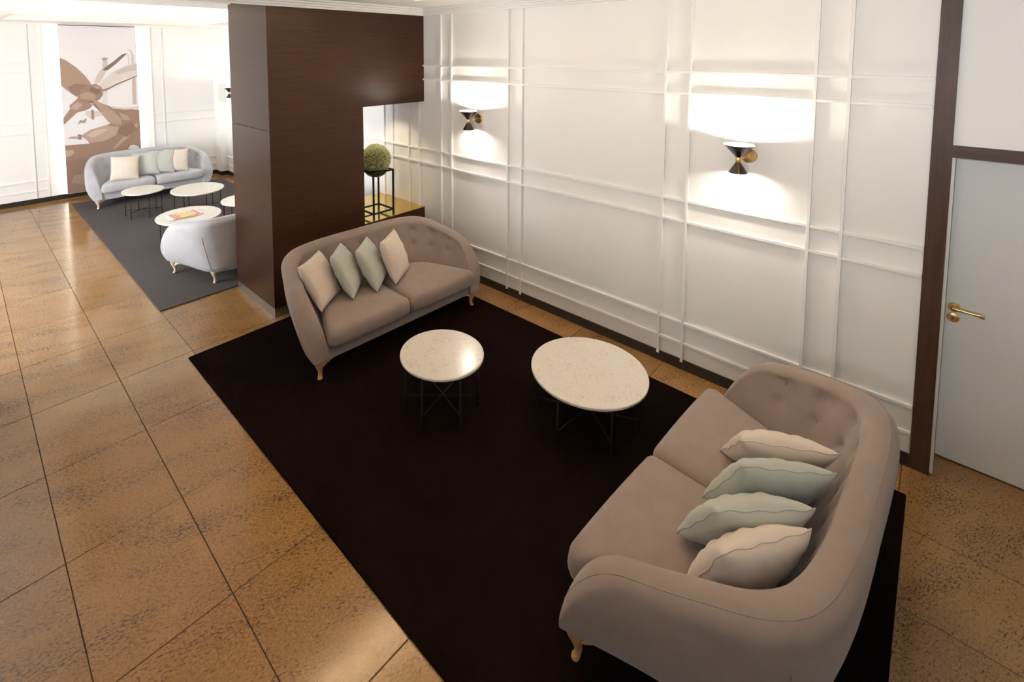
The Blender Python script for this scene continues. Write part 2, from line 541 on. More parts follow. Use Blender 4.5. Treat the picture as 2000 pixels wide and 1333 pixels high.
# ------------------------------------------------------------------ dark veneer partition with see-through niche
PX0, PX1, PY0, PYN = -5.86, -4.90, 2.287, 3.450
part = struct(thing('wall_partition', '', None, (0, 0, 0)), 'dark wenge veneered partition with a cut-out niche', 'wall')
box('core', PX0 + .02, PX1 - .02, PY0 + .02, PYN - .02, 0, SOF, 'baseboard', part)
JZ = 1.990
for (z0, z1) in ((0.098, JZ - .002), (JZ + .002, SOF - .012)):
    box('side_panel', PX0, PX1 - .001, PY0, PY0 + .02, z0, z1, 'veneer', part, .0015)
    box('rear_panel', PX0, PX0 + .02, PY0 + .021, PYN, z0, z1, 'veneer', part, .0015)
# L-shaped front face in one sheet, niche jamb and soffit
V2 = [(PY0 + .0005, .098), (PYN, .098), (PYN, 2.150), (YW, 2.150), (YW, SOF), (PY0 + .0005, SOF)]
bm = bmesh.new()
fr = [bm.verts.new((PX1, y, z)) for y, z in V2]
bk = [bm.verts.new((PX1 - .02, y, z)) for y, z in V2]
bm.faces.new(fr); bm.faces.new(bk[::-1])
for k in range(6):
    bm.faces.new((fr[k], bk[k], bk[(k + 1) % 6], fr[(k + 1) % 6]))
bm_obj('front_panel', bm, 'veneer', part)
box('niche_jamb', PX0 + .02, PX1 - .02, PYN - .02, PYN, 0.72, 2.150, 'veneer', part)
box('niche_soffit', PX0, PX1 - .02, PYN, YW, 2.150, 2.170, 'veneer', part)
box('bulkhead_core', PX0 + .02, PX1 - .02, PYN, YW, 2.170, SOF, 'baseboard', part)
box('bulkhead_rear', PX0, PX0 + .02, PYN, YW, 2.170, SOF, 'veneer', part)
box('skirting', PX0 + .004, PX1 - .004, PY0 + .004, PYN, 0, .098, 'steel', part)
led = box('ledge', PX0, PX1, PYN, YW, 0, .722, 'veneer', part)
led['label'] = 'low dark wooden ledge in the niche'
o = box('ledge_top', PX0, PX1, PYN - .018, YW - .001, .722, .727, 'gold', part, .001)
o['label'] = 'glossy gold ledge top'
dl = lathe('downlight', [(.052, 0), (.052, -.004), (.040, -.006), (.036, -.001), (.030, .012), (0, .012)], 'chrome', part, 24, (-5.40, 3.98, 2.150))
nl = light('niche_glow', 'SPOT', (-5.40, 3.98, 2.140), 22.0, (1, .84, .58), (0, 0, 0), None, shadow_soft_size=.02, spot_size=math.radians(120), spot_blend=.6)

# ------------------------------------------------------------------ ceiling
NT = (-4.13, -0.30, 1.10, 3.66)       # near tray x0 x1 y0 y1
FT = (-11.02, -6.63, 0.66, 3.66)    # far tray
ceil_ = thing('ceiling', '', None)
struct(ceil_, 'white ceiling with two stepped tray recesses and cove light', 'ceiling')
def soffit(x0, x1, y0, y1):
    box('soffit', x0, x1, y0, y1, SOF, SOF + .05, 'ceil', ceil_)
X0, X1, Y0, Y1 = XF - .2, XN + .1, YL - .2, YW + .3
soffit(X0, X1, Y0, FT[2]); soffit(X0, X1, 3.66, Y1)
soffit(X0, FT[0], FT[2], 3.66); soffit(FT[1], NT[0], FT[2], 3.66); soffit(NT[1], X1, FT[2], 3.66); soffit(NT[0], NT[1], FT[2], NT[2])
box('slab', X0, X1, Y0, Y1, 3.86, 3.95, 'ceil', ceil_)
def tray(t, tz):
    x0, x1, y0, y1 = t
    L = .035
    # lips around the opening
    box('cove_lip', x0 - L, x0, y0 - L, y1 + L, SOF + .05, LIP, 'ceil', ceil_)
    box('cove_lip', x1, x1 + L, y0 - L, y1 + L, SOF + .05, LIP, 'ceil', ceil_)
    box('cove_lip', x0, x1, y0 - L, y0, SOF + .05, LIP, 'ceil', ceil_)
    box('cove_lip', x0, x1, y1, y1 + L, SOF + .05, LIP, 'ceil', ceil_)
    s = .24   # cove depth
    box('tray_wall', x0 - s - .03, x0 - s, y0 - s, y1 + s, SOF + .05, 3.86, 'ceil', ceil_)
    box('tray_wall', x1 + s, x1 + s + .03, y0 - s, y1 + s, SOF + .05, 3.86, 'ceil', ceil_)
    box('tray_wall', x0 - s, x1 + s, y0 - s - .03, y0 - s, SOF + .05, 3.86, 'ceil', ceil_)
    box('tray_wall', x0 - s, x1 + s, y1 + s, y1 + s + .03, SOF + .05, 3.86, 'ceil', ceil_)
    box('tray_ceiling', x0 - s, x1 + s, y0 - s, y1 + s, tz, 3.86, 'ceil', ceil_)
tray(NT, TRAY); tray(FT, TRAY)
# LED strips lying in the coves
def coves(t, watt, place, tint):
    x0, x1, y0, y1 = t
    z = SOF + .062
    for (side, ax, p, a, b_) in (('mural', 'y', x0 - .12, y0, y1), ('door', 'y', x1 + .12, y0, y1), ('window', 'x', y0 - .12, x0, x1), ('panelled wall', 'x', y1 + .12, x0, x1)):
        n = b_ - a
        c = (a + b_) / 2
        loc = (p, c, z) if ax == 'y' else (c, p, z)
        if ax == 'y':
            o = box('cove_light', p - .012, p + .012, a, b_, SOF + .05, z - .002, 'led')
        else:
            o = box('cove_light', a, b_, p - .012, p + .012, SOF + .05, z - .002, 'led')
        tag(o, 'warm light strip hidden in the %s ceiling cove, %s side' % (place, side), 'light strip', 'cove light strips')
        l = light('cove_glow', 'AREA', loc, watt * n, tint, (PI, 0, 0), shape='RECTANGLE', size=(.03 if ax == 'y' else n), size_y=(n if ax == 'y' else .03))
coves(NT, COVE_NEAR, 'near', WARM); coves(FT, COVE_FAR, 'far', SOFT)

# stepped cornices
STEPS = ((0.045, 3.272, 3.292), (0.075, 3.292, 3.315), (0.11, 3.315, 3.338), (0.15, 3.338, SOF))
t1 = struct(thing('trim_3', '', None), 'stepped cream cornice along the panelled wall', 'trim')
for d, z0, z1 in STEPS:
    box('cornice_step', PX1, XN, YW - d, YW, z0, z1, 'ceil', t1, .004)
t2 = struct(thing('trim_4', '', None), 'stepped cream cornice across the dark partition and beam', 'trim')
for d, z0, z1 in STEPS:
    box('cornice_step', PX1, PX1 + d, YL, YW - d, z0, z1, 'ceil', t2, .004)
t3 = struct(thing('trim_5', '', None), 'thin cornice strip along the far wall', 'trim')
box('cornice_step', XF, XF + .05, YL, YW, 3.335, SOF, 'ceil', t3, .004)

sp = thing('ceiling_sprinkler', 'small chrome sprinkler on the bright far ceiling', 'sprinkler', (-10.02, 2.56, TRAY))
lathe('rose', [(0, 0), (.045, 0), (.045, -.006), (.02, -.012), (0, -.012)], 'chrome', sp, 20)
lathe('body', [(.012, -.01), (.012, -.03), (.006, -.04), (.006, -.055), (.025, -.057), (.025, -.06), (0, -.06)], 'chrome', sp, 16)

# ------------------------------------------------------------------ mural
mu = thing('mural', 'tall sepia propeller and ship hull mural behind the far sofa', 'mural', (XF, 2.117, 0))
XM = .075
def mobj(o):
    o.location = (-XF, -2.117, 0); return o
mobj(box('panel', XF + XM - .02, XF + XM, 1.484, 2.752, .09, 3.325, 'plastic', mu, .0015))
mobj(box('batten', XF, XF + XM - .02, 1.66, 1.70, .2, 3.2, 'wall', mu)); mobj(box('batten', XF, XF + XM - .02, 2.54, 2.58, .2, 3.2, 'wall', mu))
mobj(box('top_rail', XF, XF + XM - .01, 1.50, 2.74, 3.325, 3.336, 'baseboard', mu))
MUR = [('bg', (233, 229, 229), [(1.486, .092), (2.750, .092), (2.750, 3.323), (1.486, 3.323)]),
 ('beamback', (222, 213, 208), [(2.134, 2.066), (2.217, 2.091), (2.201, 1.732), (2.12, 1.768)]),
 ('postR', (203, 180, 165), [(2.65, 2.345), (2.714, 2.349), (2.709, 1.738), (2.636, 1.746)]),
 ('haze1', (216, 203, 196), [(1.842, 1.673), (2.109, 1.65), (2.13, 1.564), (1.907, 1.519), (1.843, 1.584)]),
 ('hull', (162, 127, 106), [(1.945, 1.811), (2.06, 1.654), (2.274, 1.408), (2.145, 1.346), (1.945, 1.293), (1.796, 1.207), (1.872, 1.025), (1.487, 1.042), (1.487, .093), (2.749, .093), (2.749, 1.62), (2.493, 1.672), (2.214, 1.746), (2.092, 1.815)]),
 ('low', (152, 117, 100), [(1.487, .093), (2.749, .093), (2.749, .55), (2.40, .70), (2.05, .62), (1.75, .78), (1.487, .72)]),
 ('low2', (170, 136, 116), [(1.55, .30), (1.80, .22), (2.00, .34), (1.85, .46), (1.60, .44)]),
 ('hullrim', (214, 198, 186), [(2.214, 1.752), (2.289, 1.719), (2.494, 1.69), (2.745, 1.689), (2.745, 1.646), (2.492, 1.647), (2.287, 1.689)]),
 ('patch1', (190, 157, 134), [(1.737, 1.199), (1.897, 1.298), (2.146, 1.361), (2.372, 1.306), (2.326, 1.142), (2.106, 1.042), (1.885, 1.041)]),
 ('patch1b', (206, 180, 160), [(1.84, 1.19), (1.93, 1.255), (2.10, 1.30), (2.20, 1.27), (2.05, 1.19), (1.93, 1.13)]),
 ('patch2', (186, 154, 132), [(2.25, .877), (2.469, 1.125), (2.692, 1.365), (2.716, 1.284), (2.491, 1.03), (2.288, .856)]),
 ('patch3', (190, 160, 138), [(1.491, .94), (1.607, .938), (1.627, .877), (1.543, .816), (1.488, .811)]),
 ('patch4', (184, 150, 126), [(2.386, 1.595), (2.539, 1.52), (2.588, 1.422), (2.456, 1.435)]),
 ('patch5', (146, 112, 93), [(2.40, 1.30), (2.60, 1.38), (2.70, 1.22), (2.50, 1.08), (2.34, 1.18)]),
 ('boatwhite', (233, 229, 229), [(1.488, 1.105), (1.64, 1.144), (1.872, 1.025), (1.487, 1.048)]),
 ('cabin', (160, 128, 108), [(1.691, 1.234), (1.749, 1.218), (1.754, 1.123), (1.691, 1.131)]),
 ('cabin2', (186, 162, 146), [(1.52, 1.17), (1.60, 1.20), (1.72, 1.19), (1.70, 1.14), (1.60, 1.155)]),
 ('blob', (226, 218, 212), [(2.521, .829), (2.551, .891), (2.618, .907), (2.692, .865), (2.728, .804), (2.721, .779)]),
 ('supp', (209, 192, 181), [(2.0, 2.206), (2.049, 2.352), (2.144, 2.505), (2.176, 2.659), (2.232, 2.676), (2.244, 2.568), (2.2, 2.415), (2.091, 2.211)]),
 ('supp2', (176, 154, 142), [(2.14, 2.69), (2.19, 2.715), (2.26, 2.70), (2.22, 2.655), (2.17, 2.65)]),
 ('boom', (140, 114, 100), [(2.147, 2.452), (2.187, 2.51), (2.33, 2.621), (2.49, 2.769), (2.575, 2.799), (2.558, 2.763), (2.379, 2.578), (2.242, 2.461)]),
 ('hook', (190, 178, 172), [(2.60, 2.55), (2.607, 2.55), (2.607, 2.77), (2.58, 2.80), (2.575, 2.79), (2.60, 2.765)]),
 ('post2', (208, 196, 190), [(2.655, 2.55), (2.70, 2.56), (2.70, 2.75), (2.66, 2.85), (2.60, 2.89), (2.59, 2.88), (2.645, 2.82), (2.655, 2.75)]),
 ('bladeR', (220, 205, 197), [(2.071, 2.153), (2.19, 2.302), (2.347, 2.44), (2.532, 2.532), (2.745, 2.60), (2.745, 2.34), (2.52, 2.274), (2.336, 2.2), (2.18, 2.087), (2.104, 2.068)]),
 ('bladeR2', (205, 186, 176), [(2.347, 2.42), (2.532, 2.51), (2.743, 2.58), (2.743, 2.45), (2.55, 2.42), (2.42, 2.36)]),
 ('bladeRedge', (160, 130, 112), [(2.104, 2.068), (2.205, 2.098), (2.361, 2.186), (2.745, 2.34), (2.745, 2.32), (2.359, 2.144), (2.203, 2.053), (2.115, 2.037)]),
 ('bladeL', (176, 142, 117), [(1.487, 2.716), (1.576, 2.667), (1.719, 2.536), (1.852, 2.373), (1.941, 2.224), (1.949, 2.15), (1.863, 2.096), (1.776, 2.028), (1.714, 1.959), (1.625, 2.037), (1.538, 2.128), (1.487, 2.188)]),
 ('bladeLsh', (152, 119, 98), [(1.585, 2.16), (1.703, 2.211), (1.867, 2.192), (1.949, 2.15), (1.863, 2.096), (1.776, 2.028), (1.714, 1.959), (1.637, 2.031)]),
 ('shaft', (166, 133, 112), [(1.737, 1.943), (1.852, 1.862), (1.956, 1.781), (1.917, 1.725), (1.843, 1.687), (1.7, 1.656), (1.487, 1.440), (1.487, 1.561), (1.599, 1.737), (1.591, 1.795)]),
 ('shaft2', (190, 160, 140), [(1.64, 1.80), (1.72, 1.86), (1.80, 1.80), (1.70, 1.70), (1.61, 1.74)]),
 ('hub', (164, 129, 106), [(1.726, 1.959), (1.772, 2.086), (1.91, 2.178), (2.036, 2.196), (2.126, 2.12), (2.135, 1.976), (2.076, 1.885), (1.97, 1.816), (1.849, 1.819), (1.762, 1.878)]),
 ('spinner', (182, 150, 128), [(1.768, 1.999), (1.86, 2.046), (1.955, 2.017), (2.029, 1.939), (1.973, 1.883), (1.853, 1.9), (1.764, 1.924)]),
 ('hubdark', (140, 108, 88), [(1.937, 2.142), (2.058, 2.13), (2.103, 2.053), (2.051, 1.982), (1.968, 2.031), (1.922, 2.078)]),
 ('hubhi', (186, 156, 134), [(1.985, 2.15), (2.07, 2.15), (2.10, 2.10), (2.03, 2.10)]),
 ('bladeB', (184, 152, 128), [(1.939, 1.93), (2.026, 1.865), (2.165, 1.765), (2.309, 1.617), (2.419, 1.47), (2.427, 1.361), (2.353, 1.335), (2.211, 1.414), (2.118, 1.559), (2.039, 1.739)]),
 ('pole', (164, 136, 120), [(1.93, 1.689), (1.968, 1.685), (1.969, 1.498), (1.928, 1.499)]),
 ('bits', (170, 148, 136), [(1.693, 1.418), (1.744, 1.506), (1.798, 1.486), (1.836, 1.541), (1.839, 1.496), (1.808, 1.441), (1.756, 1.458)]),
 ('slot', (92, 70, 60), [(1.90, 1.842), (1.95, 1.85), (1.95, 1.838), (1.90, 1.832)])]
bm = bmesh.new()
pm = bpy.data.meshes.new('print')
for k, (nm, col, pts) in enumerate(MUR):
    key = 'mural_ink_%d' % k
    gm = sum(col) / 3
    M[key] = mat('mural_ink', srgb(*[gm + (c_ - gm) * .78 for c_ in col]), 0.55, spec=0.3)
    pm.materials.append(M[key])
    f = bm.faces.new([bm.verts.new((XM + .0004 + .00025 * k, y - 2.117, z)) for y, z in pts])
    f.material_index = k
    f.normal_update()
    if f.normal.x < 0:
        f.normal_flip()
bmesh.ops.triangulate(bm, faces=bm.faces)
bm.to_mesh(pm); bm.free()
o = bpy.data.objects.new('print', pm); C.objects.link(o); o.parent = mu
for (y, s, w) in ((1.505, -1, 'window side'), (2.731, 1, 'panelled wall side')):
    o = box('light_strip', XF + .022, XF + .040, y - .004, y + .004, .10, 3.32, 'led')
    tag(o, 'vertical light strip behind the mural edge, %s' % w, 'light strip', 'mural light strips')
    light('mural_glow', 'AREA', (XF + .032, y + s * .006, 1.71), MURAL_LED, SOFT, (0, -s * PI / 2 if False else 0, 0), shape='RECTANGLE', size=.02, size_y=3.2)
    l = bpy.context.scene.collection.objects[-1]
    # aim along +-Y, long side vertical
    l.rotation_euler = Matrix(((1, 0, 0), (0, 0, -s), (0, 1, 0))).transposed().to_euler() if False else Euler((s * PI / 2, 0, 0))

# ------------------------------------------------------------------ rugs
def rug(name, x0, x1, y0, y1, label, mt_='rug'):
    bm = bmesh.new()
    add_box(bm, x0, x1, y0, y1, 0.0, .014, .004)
    o = bm_obj(name, bm, mt_)
    tag(o, label, 'rug')
    return o
rug('rug', -4.80, -0.045, 1.405, 4.10, 'large dark brown rug under the two nearer sofas')
rug('rug', -11.37, -5.91, 1.469, 4.15, 'charcoal grey rug of the far seating group before the mural', 'rug_grey')
RZ = .014

# ------------------------------------------------------------------ sofas
CT = [  # t, outer bottom, outer top, inner bottom, inner top, height
    (0.00, (0, -.83), (0, -.955), (0, -.595), (0, -.820), .858),
    (0.24, (.38, -.82), (.46, -.95), (.30, -.595), (.42, -.815), .857),
    (0.42, (.63, -.765), (.77, -.895), (.50, -.575), (.68, -.765), .848),
    (0.53, (.725, -.68), (.905, -.775), (.61, -.51), (.795, -.665), .828),
    (0.64, (.785, -.54), (.980, -.585), (.68, -.40), (.860, -.505), .792),
    (0.82, (.865, -.26), (1.050, -.29), (.765, -.20), (.925, -.25), .718),
    (1.00, (.975, .03), (1.075, .00), (.855, .04), (.945, .00), .645)]
FULL = [(-c[0], (-c[1][0], c[1][1]), (-c[2][0], c[2][1]), (-c[3][0], c[3][1]), (-c[4][0], c[4][1]), c[5]) for c in CT[:0:-1]] + CT

def hermite(ts, vs, t):
    n = len(ts)
    k = 0
    while k < n - 2 and t > ts[k + 1]:
        k += 1
    def slope(i):
        if i == 0: return (vs[1] - vs[0]) / (ts[1] - ts[0])
        if i == n - 1: return (vs[-1] - vs[-2]) / (ts[-1] - ts[-2])
        return (vs[i + 1] - vs[i - 1]) / (ts[i + 1] - ts[i - 1])
    h = ts[k + 1] - ts[k]
    s = (t - ts[k]) / h
    a, b = vs[k], vs[k + 1]
    return (2 * s**3 - 3 * s**2 + 1) * a + (s**3 - 2 * s**2 + s) * h * slope(k) + (-2 * s**3 + 3 * s**2) * b + (s**3 - s**2) * h * slope(k + 1)

TS = [c[0] for c in FULL]
def prof(t):
    g = lambda i, j: hermite(TS, [c[i][j] for c in FULL], t)
    return (Vector((g(1, 0), g(1, 1))), Vector((g(2, 0), g(2, 1))), Vector((g(3, 0), g(3, 1))), Vector((g(4, 0), g(4, 1))), hermite(TS, [c[5] for c in FULL], t))

ZB, ZIN = .155, .27
def front_drop(t):
    OB = prof(t)[0]; e = prof(math.copysign(1.0, t))[0]
    d = (OB - e).length if abs(t) > .5 else 9
    Rr, D = .33, .455
    if d >= Rr: return 0.0
    return D * (1 - math.sqrt(max(0, 1 - (1 - d / Rr) ** 2)))

def bulge(t, w):
    w = min(1, max(0, w))
    return (.028 + .040 * min(1, max(0, (abs(t) - .45) / .25))) * math.sin(PI * w ** .9)

def build_sofa(name, label, group):
    root = thing(name, label, 'sofa', group=group)
    NS, NO, NTp, NI = 176, 9, 13, 28
    # buttons: columns by arc length along the inner mid line
    tt = [-1 + 2 * k / 400 for k in range(401)]
    arc = [0.0]
    mid = lambda t: (prof(t)[2] + prof(t)[3]) / 2
    pts = [mid(t) for t in tt]
    for k in range(400):
        arc.append(arc[-1] + (pts[k + 1] - pts[k]).length)
    half = arc[200]
    def a_of(t):
        x = (t + 1) * 200
        k = min(399, max(0, int(x)))
        return arc[k] + (arc[k + 1] - arc[k]) * (x - k) - half
    cols = [k * .205 for k in range(-6, 7)]
    cols = [c for c in cols if abs(c) < half - .22]
    def zrows(h):
        return (.43 + (h - .43) * .36, .43 + (h - .43) * .70)
    V, Fc = [], []
    ringn = None
    ts = []
    hs = [.80 * k / 70 for k in range(71)] + [.80 + .20 * (1 - (1 - k / 34) ** 2.2) for k in range(1, 35)]   # denser towards the fronts
    ts = [-x for x in hs[:0:-1]] + hs
    btn = []
    for t in ts:
        OB, OT, IB, IT, h = prof(t)
        hc = h - front_drop(t)
        ring = []
        def oat(z):
            w = (z - ZB) / (h - ZB)
            p = OB.lerp(OT, w)
            return p + (OB - IB).normalized() * bulge(t, w)
        def iat(z):
            w = (z - ZIN) / (h - ZIN)
            return IB.lerp(IT, w ** 0.9 if w > 0 else 0)
        d0 = (oat(hc) - iat(hc)).length / 2
        r = min(d0, .075, (hc - ZB) * .5)
        zt = hc - r * .95
        for k in range(NO + 1):
            z = ZB + (zt - ZB) * k / NO
            p = oat(z); 
            if k == 0: p = p.lerp(IB, .06)
            ring.append(Vector((p.x, p.y, z)))
        po, pi_ = oat(zt), iat(zt)
        c = (po + pi_) / 2
        for k in range(1, NTp):
            a = PI * k / NTp
            ca = math.cos(a)
            q = c + (po - c) * ca
            ring.append(Vector((q.x, q.y, zt + r * .95 * math.sin(a))))
        a_t = a_of(t)
        nrm2 = (OT - IT).normalized()
        zr = zrows(h)
        zi = min(ZIN, zt - .01)
        for k in range(NI + 1):
            z = zt + (zi - zt) * k / NI
            p = iat(z)
            dd = 0.0
            for cc in cols:
                if abs(cc - a_t) < .14:
                    for zz in zr:
                        q2 = ((cc - a_t) ** 2 + (z - zz) ** 2)
                        dd += .022 * math.exp(-q2 / (2 * .020 ** 2)) + .014 * math.exp(-q2 / (2 * .050 ** 2))
            p = p + nrm2 * dd
            ring.append(Vector((p.x, p.y, z)))
        ring.append(Vector((IB.x, IB.y, ZB)))
        V += ring
        ringn = len(ring)
    nR = len(ts)
    # rounded front ends
    def endcap(base, sgn):
        ring = [V[base + k] for k in range(ringn)]
        cen = sum(ring, Vector()) / ringn
        rows = []
        for (dv, s) in ((.004, .99), (.008, .96), (.010, .92)):
            row = []
            for p in ring:
                q = cen + (p - cen) * s
                # shrink by about the same margin everywhere
                q = p + (cen - p).normalized() * (1 - s) * .16 if (cen - p).length > .05 else q
                row.append(Vector((q.x, p.y + dv, q.z)))
            rows.append(row)
        return rows
    st, en = endcap(0, -1), endcap((nR - 1) * ringn, 1)
    allr = [r for r in st[::-1]] + [[V[i * ringn + k] for k in range(ringn)] for i in range(nR)] + en
    V = [p for r in allr for p in r]
    for i in range(len(allr) - 1):
        for k in range(ringn):
            k2 = (k + 1) % ringn
            Fc.append((i * ringn + k, (i + 1) * ringn + k, (i + 1) * ringn + k2, i * ringn + k2))
    Fc.append(tuple(range(ringn)))
    Fc.append(tuple((len(allr) - 1) * ringn + k for k in range(ringn))[::-1])
    shell = mesh_obj('shell', V, Fc, 'fabric', root, True)
    sharp(shell, 60)
    # buttons
    bmesh_btn = None
    for cc in cols:
        lo, hi = -1.0, 1.0
        for _ in range(40):
            mt_ = (lo + hi) / 2
            if a_of(mt_) < cc: lo = mt_
            else: hi = mt_
        OB, OT, IB, IT, h = prof(lo)
        n2 = (OT - IT).normalized()
        for zz in zrows(h):
            w = (zz - ZIN) / (h - ZIN)
            p = IB.lerp(IT, w ** .9) + n2 * .034
            if bmesh_btn is None:
                b = lathe('button', [(0.0, .004), (.005, .0035), (.008, .001), (.009, -.002), (.0, -.004)], 'fabric', shell, 10)
                bmesh_btn = b.data
            else:
                b = bpy.data.objects.new('button', bmesh_btn); C.objects.link(b); b.parent = shell
            b.location = (p.x, p.y, zz)
            b.rotation_euler = Vector((-n2.x, -n2.y, .25)).to_track_quat('Z', 'Y').to_euler()
    # base under the seat
    def inner_line(off, z, n=40):
        L = []
        for k in range(n + 1):
            t = -1 + 2 * k / n
            OB, OT, IB, IT, h = prof(t)
            L.append(IB.lerp(OB, off))
        return L
    L = inner_line(.35, 0)
    L = [Vector((p.x, min(p.y, .012))) for p in L]
    n = len(L)
    V, Fc = [], []
    for z in (.150, .285):
        V += [(p.x, p.y + (.012 if (z < .2 and 0 < k < n - 1 and False) else 0), z) for k, p in enumerate(L)]
    Fc = [tuple(range(n))[::-1], tuple(range(n, 2 * n))]
    for k in range(n):
        k2 = (k + 1) % n
        Fc.append((k, k2, n + k2, n + k))
    bm = bmesh.new()
    vs = [bm.verts.new(v) for v in V]
    for f in Fc: bm.faces.new([vs[i] for i in f])
    bm_obj('seat_base', bm, 'fabric', root)
    # two seat cushions
    def cushion(sgn):
        side = []
        for k in range(15):
            t = .36 + (1 - .36) * k / 14
            IB = prof(t)[2]
            side.append(Vector((IB.x + .006, IB.y - .004)))
        ctr = [(.006, -.585)] + [(side[0].x, side[0].y)]
        poly = [Vector((.006, -.588)), Vector((.12, -.588)), Vector((.25, -.588))]
        poly += [p for p in side if p.y < .02]
        fy = .100
        xo = side[-1].x + .004
        poly += [Vector((xo, .045)), Vector((xo - .004, .068)), Vector((xo - .018, .088)), Vector((xo - .045, fy))]
        for k in range(1, 8):
            poly.append(Vector((xo - .045 - (xo - .045 - .045) * k / 8, fy + .012 * math.sin(PI * k / 8))))
        poly += [Vector((.045, fy)), Vector((.018, .088)), Vector((.008, .07)), Vector((.005, .03))]
        for k in range(1, 8):
            poly.append(Vector((.005, .03 - .618 * k / 8)))
        cen = Vector((.40, -.22))
        N = len(poly)
        prof_c = [(.30, .286), (.02, .286), (.006, .296), (.0, .315), (-.004, .345), (-.002, .375), (.004, .400), (.016, .422), (.036, .436), (.07, .444), (.13, .450), (.22, .4535), (.30, .4545)]
        V, Fc = [], []
        for (ins, z) in prof_c:
            for p in poly:
                d = cen - p
                q = p + d * min(.92, ins / d.length)
                V.append((sgn * q.x, q.y, z))
        nr = len(prof_c)
        for i in range(nr - 1):
            for k in range(N):
                k2 = (k + 1) % N
                Fc.append((i * N + k, i * N + k2, (i + 1) * N + k2, (i + 1) * N + k))
        bm = bmesh.new()
        vs = [bm.verts.new(v) for v in V]
        for f in Fc: bm.faces.new([vs[i] for i in f])
        bm.faces.new([vs[k] for k in range(N)][::-1]); bm.faces.new([vs[(nr - 1) * N + k] for k in range(N)])
        return bm_obj('seat_cushion', bm, 'fabric', root, True)
    cushion(1); cushion(-1)
    # seams: along the outside under the rolled edge, and down the rear corners
    sm = []
    for k in range(121):
        t = -.985 + 1.97 * k / 120
        OB, OT, IB, IT, h = prof(t)
        hc = h - front_drop(t)
        def o_at(z):
            w = (z - ZB) / (h - ZB)
            return OB.lerp(OT, w) + (OB - IB).normalized() * bulge(t, w)
        def i_at(z):
            w = (z - ZIN) / (h - ZIN)
            return IB.lerp(IT, w ** .9 if w > 0 else 0)
        r = min((o_at(hc) - i_at(hc)).length / 2, .075, (hc - ZB) * .5)
        zt = hc - r * .95
        c = (o_at(zt) + i_at(zt)) / 2
        q = c + (o_at(zt) - c) * math.cos(math.radians(58))
        sm.append((q.x, q.y, zt + r * .95 * math.sin(math.radians(58)) + .0005))
    tube('seam', sm, .0022, 'fabric', shell, 6)
    for t in (-.50, .50):
        OB, OT, IB, IT, h = prof(t)
        L = []
        for k in range(20):
            z = ZB + .01 + (h - .20 - ZB) * k / 19
            w = (z - ZB) / (h - ZB)
            p = OB.lerp(OT, w) + (OB - IB).normalized() * (bulge(t, w) + .001)
            L.append((p.x, p.y, z))
        tube('seam', L, .0032, 'fabric', shell, 6)
    # cabriole legs with a bracket wing
    def leg(ox, oy, sx, sy):
        d = Vector((sx, sy)).normalized()
        secs = [(.165, .000, .052, .052), (.150, .004, .050, .050), (.128, .009, .040, .040), (.100, .006, .028, .028), (.070, -.003, .0215, .0215), (.045, -.006, .0175, .0175), (.026, -.002, .0175, .0175), (.014, .004, .021, .021), (.004, .006, .021, .021), (.0, .006, .016, .016)]
        V, Fc = [], []
        for (z, off, a, b_) in secs:
            for k in range(12):
                q = 2 * PI * k / 12
                V.append((ox + d.x * off + a * math.cos(q), oy + d.y * off + b_ * math.sin(q), z))
        for i in range(len(secs) - 1):
            for k in range(12):
                k2 = (k + 1) % 12
                Fc.append((i * 12 + k, (i + 1) * 12 + k, (i + 1) * 12 + k2, i * 12 + k2))
        Fc.append(tuple(range(12))); Fc.append(tuple((len(secs) - 1) * 12 + k for k in range(12))[::-1])
        # wings along the front apron and along the side
        for (dx, dy) in ((-sx, 0), (-sx * .32, -sy)):
            w = Vector((dx, dy)).normalized()
            nn = Vector((-w.y, w.x)) * .019
            o2 = Vector((ox, oy)) 
            prf = [(.0, .158), (.0, .098), (.040, .112), (.085, .138), (.140, .150), (.150, .158)]
            b0 = len(V)
            for s_ in (-1, 1):
                for (l_, z) in prf:
                    q = o2 + w * l_ + nn * s_
                    V.append((q.x, q.y, z))
            m_ = len(prf)
            for k in range(m_):
                k2 = (k + 1) % m_
                Fc.append((b0 + k, b0 + k2, b0 + m_ + k2, b0 + m_ + k))
            Fc.append(tuple(b0 + k for k in range(m_))[::-1]); Fc.append(tuple(b0 + m_ + k for k in range(m_)))
        o = mesh_obj('leg', V, Fc, 'legwood', root, True)
        bm = bmesh.new(); bm.from_mesh(o.data); bmesh.ops.recalc_face_normals(bm, faces=bm.faces); bm.to_mesh(o.data); bm.free()
        sharp(o, 50)
    leg(.915, -.012, 1, 1); leg(-.915, -.012, -1, 1); leg(.66, -.66, 1, -1); leg(-.66, -.66, -1, -1)
    return root

sofa = build_sofa('sofa', 'taupe button-tufted sofa in front of the dark partition niche', 'button-tufted sofas')
def place_sofa(o, x, y, rz, label=None):
    o.location = (x, y, RZ)
    o.rotation_euler = (0, 0, rz)
    if label:
        o['label'] = label
